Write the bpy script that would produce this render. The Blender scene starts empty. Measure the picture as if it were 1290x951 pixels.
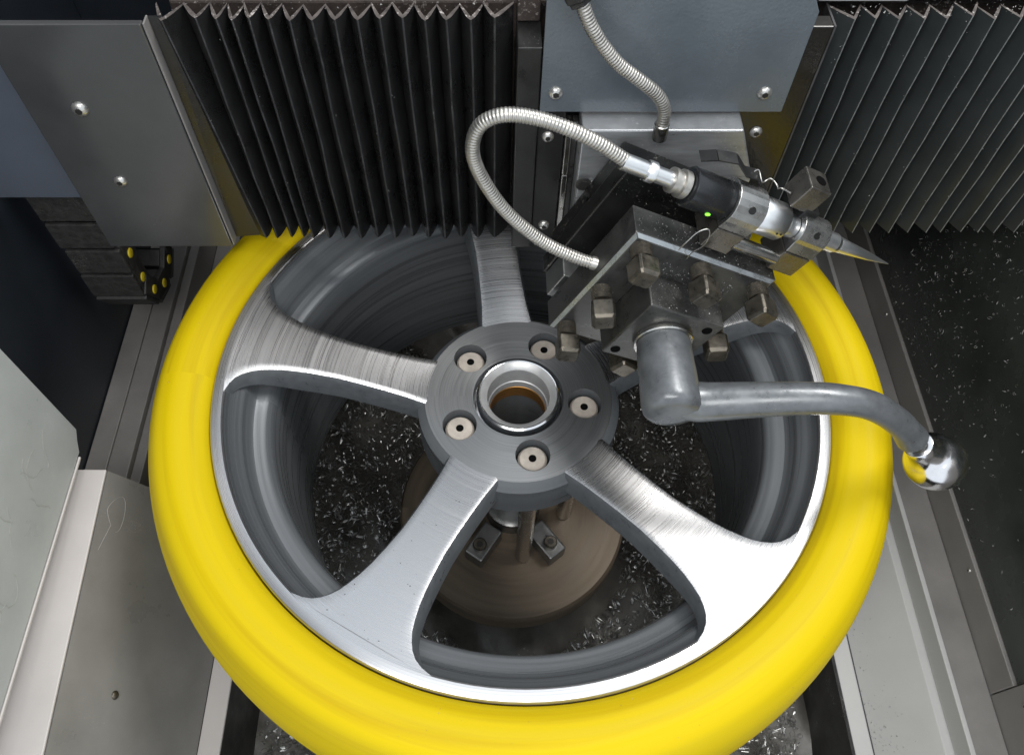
import bpy, bmesh, math, random
from mathutils import Vector, Matrix
random.seed(7)
R = math.radians
S = bpy.context.scene
COL = S.collection

# ------------------------------------------------------------------ camera, light, exposure
CAM = Vector((-0.0233, -0.3572, 0.5772)); PITCH = 58.2; FPX = 1000.0; PCX = 620.0; PCY = 475.5
cam = bpy.data.cameras.new('camera'); co = bpy.data.objects.new('camera', cam); COL.objects.link(co)
co.location = CAM; co.rotation_euler = (R(90 - PITCH), 0, 0)
cam.sensor_width = 36; cam.lens = 36 * FPX / 1290; cam.shift_x = 25 / 1290
cam.clip_start = .01; cam.clip_end = 50
S.camera = co
W = bpy.data.worlds.new('World'); S.world = W; W.use_nodes = True
W.node_tree.nodes['Background'].inputs[0].default_value = (.86, .93, 1, 1)
W.node_tree.nodes['Background'].inputs[1].default_value = 1.12

def area(name, loc, target, sx, sy, power, color=(1, .97, .93)):
    l = bpy.data.lights.new(name, 'AREA'); l.shape = 'RECTANGLE'; l.size = sx; l.size_y = sy
    l.energy = power; l.color = color
    o = bpy.data.objects.new(name, l); COL.objects.link(o); o.location = loc
    o.rotation_euler = (Vector(target) - Vector(loc)).to_track_quat('-Z', 'Y').to_euler()
    return o
area('ceiling_lamp', (.75, .45, 2.0), (.1, 0, 0), 1.0, .45, 33)
area('ceiling_lamp', (-.35, -1.15, 1.75), (0, .05, 0), 1.6, .7, 25)
S.view_settings.view_transform = 'Standard'; S.view_settings.look = 'None'
S.view_settings.exposure = 0; S.view_settings.gamma = 1
S.render.engine = 'CYCLES'

# ------------------------------------------------------------------ helpers
def ray(px, py):
    a = R(PITCH); x = (px - PCX) / FPX; y = (PCY - py) / FPX
    return Vector((x, math.cos(a) + y * math.sin(a), -math.sin(a) + y * math.cos(a)))
def aty(px, py, Y): d = ray(px, py); return CAM + d * ((Y - CAM.y) / d.y)      # measured point on a plane Y = const
def atz(px, py, Z): d = ray(px, py); return CAM + d * ((Z - CAM.z) / d.z)

def mat(name, col, rough=.5, metal=0., spec=.5, var=.12, vscale=14., bump=0., bscale=300., dust=0., dcol=(.45, .43, .4),
        dscale=260., coat=0., stretch=None, rvar=.12):
    m = bpy.data.materials.new(name); m.use_nodes = True; nt = m.node_tree; N = nt.nodes; L = nt.links
    b = N['Principled BSDF']; b.inputs['Metallic'].default_value = metal
    b.inputs['Specular IOR Level'].default_value = spec; b.inputs['Coat Weight'].default_value = coat
    b.inputs['Coat Roughness'].default_value = .15
    tc = N.new('ShaderNodeNewGeometry'); vec = tc.outputs['Position']
    if stretch:
        mp = N.new('ShaderNodeMapping'); mp.inputs['Scale'].default_value = stretch; L.new(vec, mp.inputs[0]); vec = mp.outputs[0]
    n1 = N.new('ShaderNodeTexNoise'); n1.inputs['Scale'].default_value = vscale; n1.inputs['Detail'].default_value = 6
    n1.inputs['Roughness'].default_value = .65; L.new(vec, n1.inputs['Vector'])
    r1 = N.new('ShaderNodeMapRange'); r1.inputs[1].default_value = .3; r1.inputs[2].default_value = .7
    r1.inputs[3].default_value = 1 - var; r1.inputs[4].default_value = 1 + var; L.new(n1.outputs['Fac'], r1.inputs[0])
    mx = N.new('ShaderNodeVectorMath'); mx.operation = 'SCALE'; mx.inputs[0].default_value = col
    L.new(r1.outputs[0], mx.inputs['Scale']); out = mx.outputs[0]
    rr = N.new('ShaderNodeMapRange'); rr.inputs[1].default_value = .3; rr.inputs[2].default_value = .7
    rr.inputs[3].default_value = max(.02, rough - rvar); rr.inputs[4].default_value = min(1, rough + rvar)
    L.new(n1.outputs['Fac'], rr.inputs[0]); L.new(rr.outputs[0], b.inputs['Roughness'])
    if dust > 0:
        n2 = N.new('ShaderNodeTexNoise'); n2.inputs['Scale'].default_value = dscale; n2.inputs['Detail'].default_value = 4
        n2.inputs['Roughness'].default_value = .7
        n3 = N.new('ShaderNodeTexNoise'); n3.inputs['Scale'].default_value = 22; n3.inputs['Detail'].default_value = 3
        for n in (n2, n3): L.new(tc.outputs['Position'], n.inputs['Vector'])
        ad = N.new('ShaderNodeMath'); ad.operation = 'MULTIPLY_ADD'; ad.inputs[1].default_value = .55
        L.new(n3.outputs['Fac'], ad.inputs[0]); L.new(n2.outputs['Fac'], ad.inputs[2])
        rp = N.new('ShaderNodeMapRange'); rp.inputs[1].default_value = .98 - dust * .3; rp.inputs[2].default_value = 1.08 - dust * .3
        L.new(ad.outputs[0], rp.inputs[0])
        mc = N.new('ShaderNodeMix'); mc.data_type = 'RGBA'; mc.inputs[7].default_value = (*dcol, 1)
        L.new(rp.outputs[0], mc.inputs[0]); L.new(out, mc.inputs[6]); out = mc.outputs[2]
        if metal > 0:
            mm = N.new('ShaderNodeMapRange'); mm.inputs[3].default_value = metal; mm.inputs[4].default_value = metal * .3
            L.new(rp.outputs[0], mm.inputs[0]); L.new(mm.outputs[0], b.inputs['Metallic'])
    L.new(out, b.inputs['Base Color'])
    if bump > 0:
        nb = N.new('ShaderNodeTexNoise'); nb.inputs['Scale'].default_value = bscale; nb.inputs['Detail'].default_value = 2
        L.new(tc.outputs['Position'], nb.inputs['Vector'])
        bp = N.new('ShaderNodeBump'); bp.inputs['Strength'].default_value = bump; bp.inputs['Distance'].default_value = .001
        L.new(nb.outputs['Fac'], bp.inputs['Height']); L.new(bp.outputs[0], b.inputs['Normal'])
    return m

def polar_mat(name, col, rough, metal, aniso=0., ringvar=.1, ringscale=600., bump=.15, streak=0., scol=(.5, .35, 0), spec=.5):
    """turned surfaces: everything varies with the distance from the wheel axis (the world Z axis)"""
    m = bpy.data.materials.new(name); m.use_nodes = True; nt = m.node_tree; N = nt.nodes; L = nt.links
    b = N['Principled BSDF']; b.inputs['Metallic'].default_value = metal; b.inputs['Specular IOR Level'].default_value = spec
    g = N.new('ShaderNodeNewGeometry'); sx = N.new('ShaderNodeSeparateXYZ'); L.new(g.outputs['Position'], sx.inputs[0])
    ng = N.new('ShaderNodeMath'); ng.operation = 'MULTIPLY'; ng.inputs[1].default_value = -1; L.new(sx.outputs[1], ng.inputs[0])
    tg = N.new('ShaderNodeCombineXYZ'); L.new(ng.outputs[0], tg.inputs[0]); L.new(sx.outputs[0], tg.inputs[1])
    fl = N.new('ShaderNodeCombineXYZ'); L.new(sx.outputs[0], fl.inputs[0]); L.new(sx.outputs[1], fl.inputs[1])
    ln = N.new('ShaderNodeVectorMath'); ln.operation = 'LENGTH'; L.new(fl.outputs[0], ln.inputs[0])
    at = N.new('ShaderNodeMath'); at.operation = 'ARCTAN2'; L.new(sx.outputs[1], at.inputs[0]); L.new(sx.outputs[0], at.inputs[1])
    if aniso:
        b.inputs['Anisotropic'].default_value = aniso; b.inputs['Anisotropic Rotation'].default_value = .25; nm = N.new('ShaderNodeVectorMath'); nm.operation = 'NORMALIZE'
        L.new(tg.outputs[0], nm.inputs[0]); L.new(nm.outputs[0], b.inputs['Tangent'])
    def ringnoise(rs, as_, detail=3):
        c = N.new('ShaderNodeCombineXYZ')
        m1 = N.new('ShaderNodeMath'); m1.operation = 'MULTIPLY'; m1.inputs[1].default_value = rs; L.new(ln.outputs['Value'], m1.inputs[0])
        m2 = N.new('ShaderNodeMath'); m2.operation = 'MULTIPLY'; m2.inputs[1].default_value = as_; L.new(at.outputs[0], m2.inputs[0])
        m3 = N.new('ShaderNodeMath'); m3.operation = 'MULTIPLY'; m3.inputs[1].default_value = rs; L.new(sx.outputs[2], m3.inputs[0])
        L.new(m1.outputs[0], c.inputs[0]); L.new(m2.outputs[0], c.inputs[1]); L.new(m3.outputs[0], c.inputs[2])
        n = N.new('ShaderNodeTexNoise'); n.inputs['Scale'].default_value = 1; n.inputs['Detail'].default_value = detail
        L.new(c.outputs[0], n.inputs['Vector']); return n.outputs['Fac']
    f1 = ringnoise(ringscale, .6)
    r1 = N.new('ShaderNodeMapRange'); r1.inputs[1].default_value = .3; r1.inputs[2].default_value = .7
    r1.inputs[3].default_value = 1 - ringvar; r1.inputs[4].default_value = 1 + ringvar; L.new(f1, r1.inputs[0])
    mx = N.new('ShaderNodeVectorMath'); mx.operation = 'SCALE'; mx.inputs[0].default_value = col
    L.new(r1.outputs[0], mx.inputs['Scale']); out = mx.outputs[0]
    if streak:
        f2 = ringnoise(85, .7, 6)
        rp = N.new('ShaderNodeMapRange'); rp.inputs[1].default_value = .52; rp.inputs[2].default_value = .75
        rp.inputs[4].default_value = streak; L.new(f2, rp.inputs[0])
        mc = N.new('ShaderNodeMix'); mc.data_type = 'RGBA'; mc.inputs[7].default_value = (*scol, 1)
        L.new(rp.outputs[0], mc.inputs[0]); L.new(out, mc.inputs[6]); out = mc.outputs[2]
    L.new(out, b.inputs['Base Color'])
    rr = N.new('ShaderNodeMapRange'); rr.inputs[1].default_value = .3; rr.inputs[2].default_value = .7
    rr.inputs[3].default_value = rough * .75; rr.inputs[4].default_value = rough * 1.25; L.new(f1, rr.inputs[0]); L.new(rr.outputs[0], b.inputs['Roughness'])
    if bump:
        bp = N.new('ShaderNodeBump'); bp.inputs['Strength'].default_value = bump; bp.inputs['Distance'].default_value = .0004
        L.new(f1, bp.inputs['Height']); L.new(bp.outputs[0], b.inputs['Normal'])
    return m

M = {}
M['yellow'] = polar_mat('yellow rubber', (.585, .435, .001), .6, 0, 0, .03, 90, .10, .8, (.43, .285, .001), spec=.2)
M['machined'] = polar_mat('machined aluminium', (.64, .64, .65), .3, 1, .85, .04, 1900, .015)
M['hub_face'] = polar_mat('scuffed hub face', (.26, .265, .27), .38, .8, .7, .16, 1500, .06)
M['polished'] = polar_mat('polished aluminium', (.8, .8, .81), .12, 1, .4, .05, 1200, .05)
M['wheel_paint'] = polar_mat('grey wheel paint', (.125, .135, .145), .34, .25, 0, .12, 120, .03)
M['barrel'] = polar_mat('barrel paint', (.15, .16, .17), .3, .35, 0, .3, 160, .05)
M['faceplate'] = polar_mat('worn faceplate steel', (.125, .098, .070), .5, .45, .3, .35, 90, .15)
M['bore'] = polar_mat('bronze band', (.45, .22, .06), .35, .8, 0, .1, 300, .05)
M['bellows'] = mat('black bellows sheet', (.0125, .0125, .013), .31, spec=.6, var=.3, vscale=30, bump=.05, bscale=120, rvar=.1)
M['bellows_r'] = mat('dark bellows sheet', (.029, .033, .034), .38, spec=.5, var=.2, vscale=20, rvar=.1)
M['ridge'] = mat('worn bellows ridge sheen', (.045, .045, .047), .4, var=.5, vscale=90, dust=.12, dcol=(.22, .22, .21), dscale=600)  # wear and dust, lightened further to stand in for sheen along the folds
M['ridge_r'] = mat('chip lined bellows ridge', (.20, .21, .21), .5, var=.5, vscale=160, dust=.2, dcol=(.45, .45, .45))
M['bellows_end'] = mat('dusty bellows edge', (.075, .064, .06), .7, var=.6, vscale=120, dust=.3, dcol=(.45, .42, .4))
M['brown_dust'] = mat('dusty rail top', (.045, .034, .03), .75, var=.5, vscale=60, dust=.35, dcol=(.3, .27, .25), bump=.4, bscale=500)
M['plate_grey'] = mat('charcoal painted plate', (.060, .062, .064), .2, spec=.9, var=.12, vscale=14, bump=.03, bscale=500, rvar=.08)
M['blue'] = mat('blue grey enamel', (.105, .124, .142), .27, spec=.6, var=.12, vscale=16, bump=.16, bscale=420, rvar=.10)
M['blue_l'] = mat('slate enamel', (.095, .11, .14), .34, var=.12, vscale=6, bump=.05, bscale=420, rvar=.05)
M['navy'] = mat('navy wall paint', (.018, .022, .029), .34, var=.25, vscale=5, bump=.03, bscale=300)
M['dark_panel'] = mat('dark glossy panel', (.040, .046, .043), .26, spec=.5, var=.3, vscale=9, dust=.03, dcol=(.2, .2, .19), dscale=900, rvar=.12)
M['black'] = mat('black painted steel', (.014, .014, .014), .36, var=.25, vscale=40, bump=.08, bscale=600, dust=.05, dscale=900)
M['black_gloss'] = mat('glossy black paint', (.013, .012, .010), .18, var=.2, vscale=30, bump=.10, bscale=350, rvar=.04)
M['oxide'] = mat('black oxide steel', (.085, .085, .082), .34, metal=.65, var=.3, vscale=60, bump=.05, bscale=700, dust=.12, dcol=(.3, .29, .27), dscale=900)
M['chamfer'] = mat('bare chamfer steel', (.42, .45, .47), .3, metal=.8, var=.2, vscale=90)
M['bore_grey'] = mat('turned bore', (.55, .55, .55), .38, metal=.45, var=.08, vscale=80)
M['oxide_dark'] = mat('dark oily steel', (.022, .022, .022), .34, metal=.4, var=.3, vscale=60, dust=.24, dcol=(.3, .29, .27), dscale=420)
M['ground_steel'] = mat('ground steel', (.20, .205, .205), .34, metal=.8, var=.15, vscale=50, dust=.12, dcol=(.4, .39, .37), dscale=500)
M['bolt'] = mat('worn bolt steel', (.115, .104, .086), .34, metal=.8, var=.35, vscale=150, dust=.12, dcol=(.3, .28, .24), dscale=900)
M['thread'] = mat('dirty thread steel', (.075, .066, .053), .45, metal=.6, var=.4, vscale=300, dust=.25, dcol=(.24, .22, .18), dscale=900)
M['cast_lever'] = mat('grey lever enamel', (.135, .145, .155), .34, metal=.4, spec=.6, var=.25, vscale=60, bump=.12, bscale=220, dust=.12, dcol=(.32, .31, .29), dscale=900, rvar=.12)
M['chrome'] = mat('polished steel', (.80, .79, .80), .17, metal=1, var=.08, vscale=80, rvar=.07, bump=.03, bscale=400)
M['steel'] = mat('satin steel', (.52, .51, .49), .24, metal=1, var=.1, vscale=90, rvar=.06)
M['silver'] = mat('satin aluminium', (.74, .75, .76), .32, metal=1, var=.05, vscale=60, rvar=.05)
M['hose'] = mat('steel hose', (.47, .455, .425), .36, metal=.85, var=.15, vscale=120, rvar=.08)
M['screw'] = mat('zinc screw', (.62, .61, .58), .3, metal=.8, var=.15, vscale=200)
M['socket'] = mat('screw socket', (.018, .017, .016), .6, var=.2)
M['hole'] = mat('dark hole shade', (.006, .006, .006), .95, spec=0., var=.1)  # discs standing in for open holes, their inner shade put into the colour
M['ring_steel'] = mat('bright clamp ring', (.42, .42, .41), .28, metal=.95, var=.12, vscale=90, rvar=.08)
M['slide'] = mat('scraped slide steel', (.42, .435, .45), .36, metal=.65, var=.22, vscale=24, dust=.16, dcol=(.65, .65, .65), dscale=500, stretch=(1, 1, 6))
M['sheet_r'] = mat('light grey sheet', (.47, .47, .465), .42, var=.07, vscale=7, bump=.05, bscale=300, dust=.05, dcol=(.42, .41, .40), dscale=900)
M['sheet_d'] = mat('warm grey sheet', (.21, .20, .192), .42, var=.14, vscale=14, bump=.04, bscale=300, dust=.04, dcol=(.3, .29, .28), dscale=900)
M['sheet_l'] = mat('grey tray enamel', (.215, .21, .203), .36, var=.13, vscale=12, bump=.04, bscale=300, dust=.03, dcol=(.4, .39, .38), dscale=900)
M['pale'] = mat('pale grey door enamel', (.44, .465, .47), .34, var=.08, vscale=12, bump=.04, bscale=300, dust=.03, dcol=(.7, .7, .7), dscale=900)
M['pale_pink'] = mat('pale sill enamel', (.53, .50, .485), .42, var=.06, vscale=10, bump=.05, bscale=400, dust=.06, dcol=(.68, .67, .66), dscale=900)
M['pan'] = mat('oily pan', (.095, .09, .08), .4, var=.5, vscale=18, bump=.3, bscale=160, dust=.10, dcol=(.3, .3, .29))
M['chain'] = mat('dusty black nylon', (.034, .033, .032), .6, var=.4, vscale=120, bump=.6, bscale=260, dust=.12, dcol=(.2, .195, .19), dscale=700)
M['chain_reflection'] = mat('yellow plug', (.62, .48, .02), .4, var=.1)  # yellow reflection at the chain's link holes, put into the colour
M['chip'] = mat('aluminium swarf', (.55, .55, .54), .36, metal=1, var=.35, vscale=200)
M['dustchip'] = mat('aluminium dust', (.30, .30, .29), .5, metal=.3, var=.4, vscale=200)
M['beige'] = mat('cream nylon sleeve', (.46, .41, .355), .5, var=.25, vscale=60, dust=.15, dcol=(.2, .19, .18), dscale=400)
M['plastic'] = mat('black anodised housing', (.05, .053, .057), .25, metal=.75, var=.15, vscale=60, rvar=.05)
M['wire'] = mat('thin wire chip', (.5, .49, .47), .3, metal=.9)
M['pencil'] = mat('scratch line', (.42, .40, .38), .6)
led = bpy.data.materials.new('green led'); led.use_nodes = True
_b = led.node_tree.nodes['Principled BSDF']; _b.inputs['Base Color'].default_value = (.2, .8, .05, 1)
_b.inputs['Emission Color'].default_value = (.25, 1, .05, 1); _b.inputs['Emission Strength'].default_value = 1.6
M['led'] = led

def T(v): return Matrix.Translation(v)
def tag(o, label, cat, group=None):
    o['label'] = label; o['category'] = cat
    if group: o['group'] = group
    return o
def thing(name, loc, label, cat, group=None):
    o = bpy.data.objects.new(name, None); COL.objects.link(o); o.location = loc; o.empty_display_size = .02
    o['_w'] = list(loc); return tag(o, label, cat, group)

class MB:
    """collects geometry in world coordinates; build() links it as one mesh object"""
    def __init__(s): s.v = []; s.f = []; s.m = []
    def add(s, vs, fs, mi=0):
        k = len(s.v); s.v += [Vector(v) for v in vs]; s.f += [tuple(i + k for i in f) for f in fs]; s.m += [mi] * len(fs); return s
    def hexa(s, p, mi=0):                      # 8 corners: bottom 4, top 4
        return s.add(p, [(3, 2, 1, 0), (4, 5, 6, 7), (0, 1, 5, 4), (1, 2, 6, 5), (2, 3, 7, 6), (3, 0, 4, 7)], mi)
    def box(s, x0, x1, y0, y1, z0, z1, fr=None, mi=0):
        p = [(x0, y0, z0), (x1, y0, z0), (x1, y1, z0), (x0, y1, z0), (x0, y0, z1), (x1, y0, z1), (x1, y1, z1), (x0, y1, z1)]
        return s.hexa([fr(*q) for q in p] if fr else p, mi)
    def prism(s, poly, d, mi=0):               # planar polygon extruded by the vector d
        n = len(poly); d = Vector(d); a = [Vector(p) for p in poly]; b = [p + d for p in a]
        return s.add(a + b, [tuple(range(n))[::-1], tuple(range(n, 2 * n))] + [(i, (i + 1) % n, n + (i + 1) % n, n + i) for i in range(n)], mi)
    def lathe(s, p0, axis, prof, seg=32, cap0=True, cap1=True, mi=0, ang=0.):
        ax = Vector(axis).normalized(); e1 = ax.orthogonal().normalized(); e2 = ax.cross(e1); p0 = Vector(p0); vs = []; fs = []
        for (t, r) in prof:
            for k in range(seg):
                a = 2 * math.pi * k / seg + ang; vs.append(p0 + ax * t + (e1 * math.cos(a) + e2 * math.sin(a)) * r)
        for i in range(len(prof) - 1):
            for k in range(seg): fs.append((i * seg + k, i * seg + (k + 1) % seg, (i + 1) * seg + (k + 1) % seg, (i + 1) * seg + k))
        if cap0: fs.append(tuple(range(seg))[::-1])
        if cap1: fs.append(tuple((len(prof) - 1) * seg + k for k in range(seg)))
        return s.add(vs, fs, mi)
    def tube(s, pts, rad, seg=14, mi=0, caps=True):
        pts = [Vector(p) for p in pts]; n = len(pts); vs = []; fs = []; up = None
        for i, p in enumerate(pts):
            t = (pts[min(i + 1, n - 1)] - pts[max(i - 1, 0)]).normalized()
            if up is None: up = t.orthogonal().normalized()
            up = (up - t * up.dot(t)).normalized(); w = t.cross(up); r = rad(i) if callable(rad) else rad
            for k in range(seg):
                a = 2 * math.pi * k / seg; vs.append(p + (up * math.cos(a) + w * math.sin(a)) * r)
        for i in range(n - 1):
            for k in range(seg): fs.append((i * seg + k, i * seg + (k + 1) % seg, (i + 1) * seg + (k + 1) % seg, (i + 1) * seg + k))
        if caps: fs.append(tuple(range(seg))[::-1]); fs.append(tuple((n - 1) * seg + k for k in range(seg)))
        return s.add(vs, fs, mi)
    def build(s, name, mats, parent=None, smooth=None, bevel=0., segs=2, fix=True):
        mats = mats if isinstance(mats, (list, tuple)) else [mats]
        lo = Vector([min(v[i] for v in s.v) for i in range(3)]); hi = Vector([max(v[i] for v in s.v) for i in range(3)])
        c = (lo + hi) / 2
        me = bpy.data.meshes.new(name); me.from_pydata([v - c for v in s.v], [], s.f)
        for k in mats: me.materials.append(M[k])
        me.polygons.foreach_set('material_index', s.m)
        if bevel or fix:
            bm = bmesh.new(); bm.from_mesh(me)
            if bevel:
                bmesh.ops.remove_doubles(bm, verts=bm.verts, dist=1e-6)
                bmesh.ops.recalc_face_normals(bm, faces=bm.faces)
                ed = [e for e in bm.edges if len(e.link_faces) == 2 and e.calc_face_angle() > .45]
                bmesh.ops.bevel(bm, geom=ed, offset=bevel, segments=segs, profile=.5, affect='EDGES', clamp_overlap=True)
            bmesh.ops.recalc_face_normals(bm, faces=bm.faces)
            bm.to_mesh(me); bm.free()
        if smooth is not None:
            me.polygons.foreach_set('use_smooth', [True] * len(me.polygons)); me.set_sharp_from_angle(angle=R(smooth))
        me.update()
        o = bpy.data.objects.new(name, me); COL.objects.link(o); o.location = c; o['_w'] = list(c)
        if parent is not None:
            o.parent = parent; o.matrix_parent_inverse = T(-Vector(parent['_w']))
        return o

def spline(pts, n):
    pts = [Vector(p) for p in pts]; P = [pts[0] * 2 - pts[1]] + pts + [pts[-1] * 2 - pts[-2]]; out = []
    for i in range(1, len(P) - 2):
        for k in range(n):
            t = k / n; a, b, c, d = P[i - 1:i + 3]
            out.append(.5 * ((2 * b) + (c - a) * t + (2 * a - 5 * b + 4 * c - d) * t * t + (3 * b - a - 3 * c + d) * t ** 3))
    out.append(pts[-1]); return out
def resample(pts, step):
    out = [pts[0]]; acc = 0
    for a, b in zip(pts, pts[1:]):
        l = (b - a).length
        while acc + l >= step:
            t = (step - acc) / l; a = a.lerp(b, t); out.append(a.copy()); l = (b - a).length; acc = 0
        acc += l
    return out
def interp(x, tab):
    for (a, va), (b, vb) in zip(tab, tab[1:]):
        if x <= b: t = max(0, (x - a) / (b - a)); t = t * t * (3 - 2 * t) if False else t; return va + (vb - va) * t
    return tab[-1][1]

def screw(parent, p, n, r=.0047, name='screw'):
    h = r * .62
    b = MB().lathe(p, n, [(0, r), (h * .35, r * .98), (h * .75, r * .8), (h * .95, r * .55), (h, r * .5)], 20)
    o = b.build(name, 'screw', parent, smooth=40)
    e = Vector(n).normalized()
    MB().lathe(Vector(p) + e * (h - .0003), n, [(0, r * .45), (.0006, r * .45)], 6, ang=random.random()).build('socket', 'socket', o)
    return o

# ------------------------------------------------------------------ the setting: pan, enclosure
def structure(o): o['kind'] = 'structure'; return o
PZ = -.43
b = MB(); nx, ny = 46, 60; x0, x1, y0, y1 = -.31, .36, -.62, .5
for j in range(ny + 1):
    for i in range(nx + 1):
        x = x0 + (x1 - x0) * i / nx; y = y0 + (y1 - y0) * j / ny
        z = PZ + .012 * math.sin(x * 31 + 1) * math.cos(y * 23) + .008 * math.sin(x * 67 + y * 41) + .03 * math.exp(-((x - .18) ** 2 + (y + .05) ** 2) / .01) + .03 * math.exp(-((x + .17) ** 2 + (y - .02) ** 2) / .012)
        b.v.append(Vector((x, y, z)))
for j in range(ny):
    for i in range(nx):
        k = j * (nx + 1) + i; b.f.append((k, k + 1, k + nx + 2, k + nx + 1)); b.m.append(0)
structure(b.build('chip_pan', 'pan', smooth=60))
PANV = lambda x, y: PZ + .012 * math.sin(x * 31 + 1) * math.cos(y * 23) + .008 * math.sin(x * 67 + y * 41) + .03 * math.exp(-((x - .18) ** 2 + (y + .05) ** 2) / .01) + .03 * math.exp(-((x + .17) ** 2 + (y - .02) ** 2) / .012)
structure(MB().box(-.75, .75, .42, .44, -.45, .6).build('back_wall', 'navy'))
structure(MB().box(-.75, .75, -.66, .44, -.50, -.47).build('base_light_blocker', 'black'))  # unseen slab added to stop light leaking in from below
structure(MB().box(-.75, .75, -.66, -.625, -.47, -.20).build('front_light_blocker', 'black'))  # added out of view to cut light from the low front

# right side wall: dark panel in a grey frame
rw = thing('side_wall', (.47, 0, -.2), 'dark glossy chip speckled side wall in grey frame beside the lever ball', 'wall')
MB().box(.4625, .472, -.212, .418, -.196, .36).build('panel', 'dark_panel', rw)
MB().box(.459, .474, -.60, -.2135, -.240, .30).build('frame_post', 'sheet_d', rw, bevel=.001)
MB().box(.459, .474, -.2125, .418, -.240, -.1975).build('frame_rail', 'sheet_d', rw, bevel=.001)
screw(rw, (.4588, -.232, -.188), (-1, 0, 0), .003)
for yy in (-.1, .06, .22): screw(rw, (.4588, yy, -.207), (-1, 0, 0), .0022)
lg = thing('side_ledge', (.43, 0, -.24), 'warm grey folded sheet ledge along the speckled dark wall', 'ledge')
MB().box(.4270, .4585, -.60, .418, -.2425, -.2365).build('top_sheet', 'sheet_d', lg, bevel=.0012)
MB().box(.4215, .4265, -.60, .418, -.262, -.2335).build('lip', 'sheet_r', lg, bevel=.001)
sl = thing('sloped_tray', (.36, 0, -.28), 'light grey sloped tray sheet with chip grains at its lower edge', 'tray')
MB().prism([(.4260, -.60, -.2625), (.4260, -.60, -.2665), (.372, -.60, -.318), (.368, -.60, -.316), (.413, -.60, -.2625)], (0, 1.02, 0)).build('sheet', 'sheet_r', sl, bevel=.0008)
MB().prism([(.3675, -.60, -.3165), (.368, -.60, -.321), (.352, -.60, -.324), (.350, -.60, -.320)], (0, 1.02, 0)).build('flange', 'sheet_r', sl, bevel=.001)
MB().box(.347, .3495, -.60, .415, -.45, -.3205).build('apron', 'black', sl)

# left side wall and ledge
lw = thing('side_wall', (-.47, .2, -.2), 'plain navy side wall behind the pale door panel and drag chain', 'wall')
MB().box(-.475, -.4640, -.60, .418, -.45, .95).build('panel', 'navy', lw)  # extended out of view: blocks light from below, darkens left-facing steel
ll = thing('side_ledge', (-.44, .15, -.21), 'dark grey ledge with a seam, below the navy wall', 'ledge')
MB().box(-.463, -.440, -.06, .418, -.232, -.2025).build('sheet', 'sheet_d', ll, bevel=.001)
MB().box(-.4395, -.416, -.06, .418, -.232, -.2035).build('sheet', 'sheet_d', ll, bevel=.001)
MB().box(-.4155, -.404, -.06, .418, -.262, -.2110).build('lip', 'sheet_d', ll, bevel=.001)
MB().box(-.4035, -.375, -.06, .418, -.31, -.2600).build('lower_sheet', 'sheet_d', ll, bevel=.001)

# pale door panel
dp = thing('door_panel', (-.42, -.3, -.1), 'pale grey scratched door panel standing over the cream sill', 'door')
MB().prism([(-.4155, -.004, .12), (-.4155, -.004, -.085), (-.4155, -.012, -.092), (-.4155, -.02, -.1015), (-.4155, -.60, -.1015), (-.4155, -.60, .12)], (-.004, 0, 0)).build('sheet', 'pale', dp, bevel=.0006)
MB().box(-.4160, -.4138, -.60, -.024, -.1050, -.1020).build('hem', 'pale_pink', dp, bevel=.0008)
rnd = random.Random(3)
for k in range(14):
    y = rnd.uniform(-.24, -.03); z = rnd.uniform(-.07, .03); pts = [(-.4152, y, z)]; a = rnd.uniform(0, 6)
    for q in range(9):
        a += rnd.uniform(-.7, .7); y += .004 * math.cos(a); z += .004 * math.sin(a); pts.append((-.4152, y, z))
    MB().tube(pts, .00012, 4).build('scratch', 'pencil', dp)

# sill + grey tray on the left
fa = Vector((-.3945, -.030, -.118)); fb = Vector((-.383, -.60, -.155))
tr = thing('sill_tray', (-.38, -.3, -.2), 'grey tray sheet with one rivet and a pale folded sill beneath the door', 'tray')
MB().hexa([fa + Vector((-.06, .002, -.008)), fb + Vector((-.07, 0, -.008)), fb + Vector((0, 0, -.003)), fa + Vector((0, 0, -.003)),
           fa + Vector((-.06, .002, -.004)), fb + Vector((-.07, 0, -.004)), fb, fa]).build('sill', 'pale_pink', tr, bevel=.001)
g0 = Vector((-.3205, -.012, -.3005)); g1 = Vector((-.3205, -.60, -.3005)); nn = Vector((-.0035, 0, -.0015))
d0 = Vector((.0006, 0, -.0035))
MB().hexa([fa + d0 + nn, g0 + nn, g1 + nn, fb + d0 + nn, fa + d0, g0, g1, fb + d0]).build('sheet', 'sheet_l', tr)
def on_sheet(y, t): p = fa.lerp(fb, (y - fa.y) / (fb.y - fa.y)); q = g0.lerp(g1, (y - g0.y) / (g1.y - g0.y)); return (p + d0).lerp(q, t)
sn = (on_sheet(-.2, .5) - on_sheet(-.2, .2)).cross(Vector((0, -1, 0))).normalized()
if sn.z < 0: sn = -sn
p = on_sheet(-.222, .33)
MB().lathe(p, sn, [(0, .0042), (.0012, .0040), (.0024, .003), (.003, .0012)], 16).build('rivet', 'bolt', tr, smooth=50)
loop = []
for k in range(22):
    a = k / 21 * 5.6 + .4
    loop.append(on_sheet(-.065 - .016 * math.cos(a) - .004 * math.sin(2 * a), .10 + .055 * math.sin(a)) + sn * .0004)
loop.append(on_sheet(-.105, .04) + sn * .0004)
MB().tube(loop, .00018, 5).build('scratch_mark', 'pencil', tr)
MB().box(-.320, -.2975, -.60, .10, -.304, -.300).build('flange', 'pale_pink', tr, bevel=.001)
MB().box(-.301, -.2985, -.60, .415, -.45, -.3045).build('apron', 'black', tr)

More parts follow.
